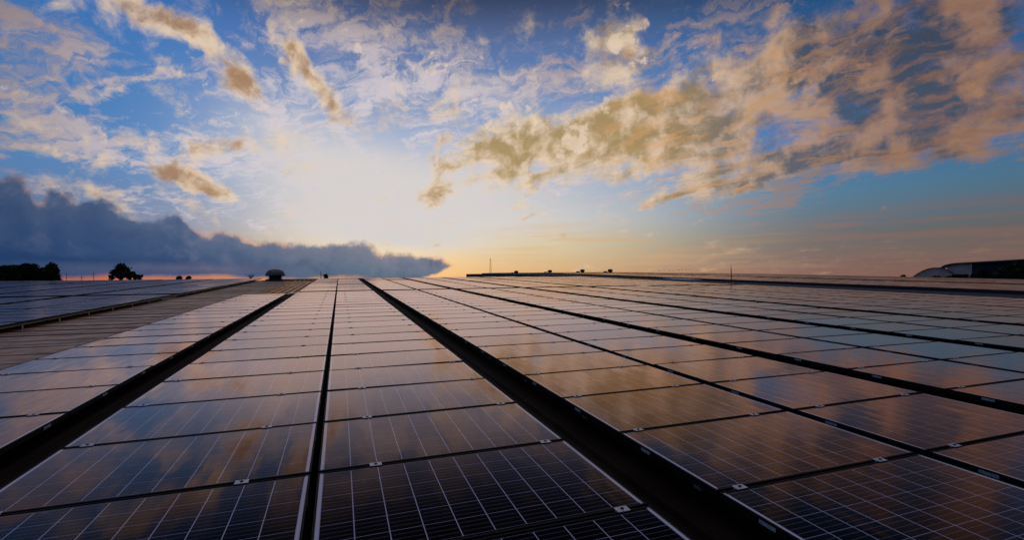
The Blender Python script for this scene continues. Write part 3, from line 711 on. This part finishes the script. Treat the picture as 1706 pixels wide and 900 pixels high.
# ------------------------------------------------------------------ trees
def tree(name, label, u, vc, dist, clumps, seed, leaf=.34, group=None, leafn=300):
    """clumps: (du, dv, ru, rv) in photo pixels about (u, vc), turned into real metres at that distance"""
    rr = random.Random(seed)
    c0 = at(u, vc, dist); kc = math.cos(math.atan((u-PW/2)/F)); k = dist/F*kc; kh = dist/F*kc*kc
    t = thing(name, label, 'tree', Matrix.Translation((c0.x, c0.y, 0)) @ Matrix.Rotation(-HEAD, 4, 'Z'), group)
    b = NBM(); tr = NBM(); zc = c0.z
    top = zc-min(q[1]-q[3]*.2 for q in clumps)*k
    base = zc-max(q[1] for q in clumps)*k
    pts = [Vector((0, 0, 0)), Vector((rr.uniform(-.2, .2), 0, base*.5)), Vector((rr.uniform(-.3, .3), rr.uniform(-.2, .2), base)), Vector((0, 0, max(base+.5, top-1)))]
    rad = [.45, .34, .26, .06]
    for i in range(3): tube(tr, pts[i], pts[i+1], rad[i], rad[i+1], 9)
    for du, dv, ru, rv in clumps:
        cc = Vector((du*kh, rr.uniform(-.4, .4)*ru*kh, zc-dv*k)); sz = Vector((ru*kh, ru*kh*.9, rv*k))
        for j in range(3):
            e_ = cc+Vector((rr.uniform(-.5, .5)*sz.x, rr.uniform(-.5, .5)*sz.y, rr.uniform(-.4, .4)*sz.z))
            m_ = pts[2].lerp(e_, .5)+Vector((0, 0, -.1)); tube(tr, pts[2], m_, .12, .07, 5); tube(tr, m_, e_, .07, .02, 5)
        nsub = max(6, int(10*sz.x))
        for s in range(nsub):
            a, z_ = rr.uniform(0, 6.283), rr.uniform(-1, 1)
            q = math.sqrt(1-z_*z_); rad_ = rr.uniform(.45, 1.0)
            sc = cc+Vector((q*math.cos(a)*sz.x, q*math.sin(a)*sz.y, z_*sz.z))*rad_
            sr_ = rr.uniform(.25, .5)*min(sz.x, sz.z)+.15
            for _ in range(max(10, leafn//nsub)):
                p_ = sc+Vector((rr.gauss(0, .5), rr.gauss(0, .5), rr.gauss(0, .4)))*sr_
                nrm = Vector((rr.uniform(-1, 1), rr.uniform(-1, 1), rr.uniform(-.3, 1))).normalized()
                ua = nrm.orthogonal().normalized()*leaf*rr.uniform(.6, 1.2); wa = nrm.cross(ua)*rr.uniform(.5, .8)
                b.faces.new([b.verts.new(p_+o_) for o_ in (ua, wa, -ua, -wa)])
    obj('trunk', tr, M_bark, t, True); obj('crown', b, M_leaf, t)
    return t
tree('broadleaf_tree', 'dark rounded tree at the far left end of the tree clump', 8, 455, 118, [(-10, -3, 22, 9), (-22, 2, 20, 12), (10, 4, 20, 12), (-6, 8, 26, 12)], 3, .3, leafn=1500)
tree('broadleaf_tree', 'tallest dark tree in the middle of the left tree clump', 42, 450, 122, [(0, -4, 16, 9), (-12, 5, 16, 10), (12, 4, 15, 10), (22, 7, 15, 9), (-22, 7, 15, 9), (0, 12, 26, 10)], 4, .3, leafn=1700)
tree('broadleaf_tree', 'dark tree at the right end of the left tree clump', 79, 452, 120, [(0, -2, 14, 8), (8, 5, 12, 9), (-8, 6, 16, 10), (10, 12, 13, 6), (-4, 13, 20, 8)], 5, .3, leafn=1700)
tree('broadleaf_tree', 'lone dark tree with gaps in its crown between pole and ventilator', 200, 451, 112, [(0, -6, 8, 8), (-8, 1, 9, 7), (8, 0, 9, 8), (-12, 9, 9, 5), (2, 9, 10, 5), (13, 6, 6, 6)], 6, .20, leafn=420)
tree('broadleaf_tree', 'lower dark tree just right of the lone tall tree', 226, 459, 112, [(0, -2, 8, 4.5), (7, 3, 7, 3.5), (-7, 3, 7, 3.5)], 7, .20, leafn=300)
tree('tree_top', 'small slanted dark tree top on the left skyline', 299, 463.5, 150, [(0, 0, 5, 2.2), (-4, 1.5, 4, 1.5)], 8, .3, leafn=200)
tree('tree_top', 'small round dark tree top on the left skyline', 313.5, 462.8, 150, [(0, 0, 3.6, 2.4)], 9, .3, leafn=220)
tree('tree_top', 'small pointed dark tree top right of the thin far mast', 542.5, 461, 150, [(0, 1, 4, 2), (0, -1, 2, 2)], 10, .3, leafn=220)
tree('shrub_top', 'tiny dark shrub top at the left foot of the barrel roofed hall', 1506, 462, 120, [(0, 0, 4, 2.4)], 14, .25, leafn=220)
# leafless bush behind the left array
d = at(418, 457, 90); rr = random.Random(5)
t = thing('bare_bush', 'leafless twiggy bush top left of the mushroom ventilator', 'bush', Matrix.Translation((d.x, d.y, 0)) @ Matrix.Rotation(-HEAD, 4, 'Z'))
b = NBM(); tube(b, (0, 0, 0), (0, 0, d.z-.7), .12, .06, 6)
for k in range(16):
    a = rr.uniform(-1.1, 1.1); l_ = rr.uniform(.5, 1.0); e_ = Vector((math.sin(a)*l_, rr.uniform(-.4, .4), d.z-.7+math.cos(a)*l_*.8))
    tube(b, (0, 0, d.z-.75), e_, .03, .012, 4)
    for j in range(2): tube(b, Vector((0, 0, d.z-.75)).lerp(e_, .6), e_+Vector((rr.uniform(-.25, .25), 0, rr.uniform(-.1, .25))), .018, .008, 4)
obj('branches', b, M_bark, t)

# ------------------------------------------------------------------ right: barrel roofed hall and the tall hall behind it
def facing(u, dist, z=0.0):
    d = ray(u, 455); h_ = math.hypot(d.x, d.y); a = math.atan2(d.x, d.y)
    return Matrix.Translation((EYEW.x+d.x/h_*dist, EYEW.y+d.y/h_*dist, z)) @ Matrix.Rotation(-a, 4, 'Z')
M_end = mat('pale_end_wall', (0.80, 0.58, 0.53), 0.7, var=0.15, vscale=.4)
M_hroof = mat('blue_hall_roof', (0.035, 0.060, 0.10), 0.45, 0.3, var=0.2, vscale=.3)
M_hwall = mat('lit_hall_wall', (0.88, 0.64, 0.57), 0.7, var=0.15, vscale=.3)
mw = facing(1555, 150); k = 150/F*.575
hz = EYEW.z
bh = thing('barrel_roofed_hall', 'low hall with a pale arched end wall and barrel roof', 'building', mw)
arc = [(-38, 0.5), (-33, 4.5), (-26, 9), (-17, 13.5), (-8, 16.5), (0, 17.6), (10, 17.6), (18, 16.6), (26, 12.5), (33, 7), (38, 2)]
zz = lambda q: hz+(q+horizon_v(1555)-464.5)*150/F*.758
b = NBM()
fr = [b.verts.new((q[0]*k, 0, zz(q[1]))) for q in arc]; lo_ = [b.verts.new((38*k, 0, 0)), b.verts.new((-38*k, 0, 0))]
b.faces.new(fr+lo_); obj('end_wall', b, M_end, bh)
b = NBM()
A_ = [b.verts.new((q[0]*k*1.01, -.4, zz(q[1])+.12)) for q in arc]; B_ = [b.verts.new((q[0]*k*1.01, 48, zz(q[1])+.12)) for q in arc]
for i in range(len(arc)-1): b.faces.new((A_[i], A_[i+1], B_[i+1], B_[i]))
r_ = obj('roof', b, M_hroof, bh)
sm = r_.modifiers.new('thickness', 'SOLIDIFY'); sm.thickness = .15
b = NBM(); bx(b, -37.5*k, 37.5*k, .3, 47, 0, zz(0.2)-.3); obj('wall', b, M_wall, bh)
mw = facing(1640, 190); k = 190/F*.52
th = thing('tall_hall', 'tall hall with a wide overhanging curved dark blue roof', 'building', mw)
zt_ = lambda vv: hz+(horizon_v(1640)-vv)*190/F*.72
top = [(-75, 443.2), (-68, 440), (-58, 438), (-48, 437), (-20, 436.2), (30, 434.8), (80, 433.2), (120, 432.2)]
b = NBM()
A_ = [b.verts.new((q[0]*k, -1.5, zt_(q[1]))) for q in top]; B_ = [b.verts.new((q[0]*k, 40, zt_(q[1])+.5)) for q in top]
for i in range(len(top)-1): b.faces.new((A_[i], A_[i+1], B_[i+1], B_[i]))
r_ = obj('roof', b, M_hroof, th); sm = r_.modifiers.new('thickness', 'SOLIDIFY'); sm.thickness = .45; sm.offset = -1
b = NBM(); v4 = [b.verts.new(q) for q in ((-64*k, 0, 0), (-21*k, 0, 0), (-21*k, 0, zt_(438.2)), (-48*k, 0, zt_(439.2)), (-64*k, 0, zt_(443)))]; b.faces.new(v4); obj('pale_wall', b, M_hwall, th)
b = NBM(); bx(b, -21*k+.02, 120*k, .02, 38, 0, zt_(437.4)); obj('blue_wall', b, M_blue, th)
b = NBM(); bx(b, -64*k, -21*k, .3, 38, 0, zt_(444)); obj('wall', b, M_wall, th)
for i, (u, vc, dist, cl, lab) in enumerate((
    (1585, 462, 135, [(-25, 1.5, 14, 1.6), (-5, 2, 14, 1.6), (14, 0.5, 14, 3)], 'low dark tree in front of the arched hall'),
    (1632, 458, 132, [(-14, 2, 18, 5), (8, 0, 18, 7), (22, 3, 16, 6)], 'dark tree in front of the tall hall, left of the tallest one'),
    (1690, 453, 130, [(-20, 3, 18, 9), (0, -1, 18, 10), (16, -4, 18, 12), (10, 8, 24, 8)], 'tallest dark tree at the right edge before the tall hall'))):
    tree('broadleaf_tree', lab, u, vc, dist, cl, 20+i, .3, leafn=1300)
# two small lit lamps? none; birds low over the far roofs
rr = random.Random(11)
for i in range(12):
    u = 1098+i*5.0+rr.uniform(-1.5, 1.5); vv = 451.5-i*.22+rr.uniform(-.6, .6)
    p_ = at(u, vv, 150); b = NBM()
    s_ = .16
    vb = [b.verts.new(c_) for c_ in ((-s_*2, 0, s_*.7), (-s_*.6, .04, s_*.1), (0, .25, 0), (0, -.3, 0), (s_*.6, .04, s_*.1), (s_*2, 0, s_*.7), (0, 0, -.1), (0, 0, .09))]
    for f_ in ((0, 1, 3), (0, 3, 6), (1, 2, 7), (1, 7, 3), (2, 4, 7), (4, 3, 7), (5, 3, 4), (5, 6, 3), (1, 6, 2), (2, 6, 4), (0, 6, 1), (5, 4, 6)): b.faces.new([vb[q] for q in f_])
    bm_o = obj('bird', b, M_dark); bm_o.matrix_world = Matrix.Translation(p_) @ Matrix.Rotation(-HEAD+rr.uniform(-.5, .5), 4, 'Z')
    tag(bm_o, 'tiny dark bird in the flock low over the far roof', 'bird', 'flock of birds low over the far roof')
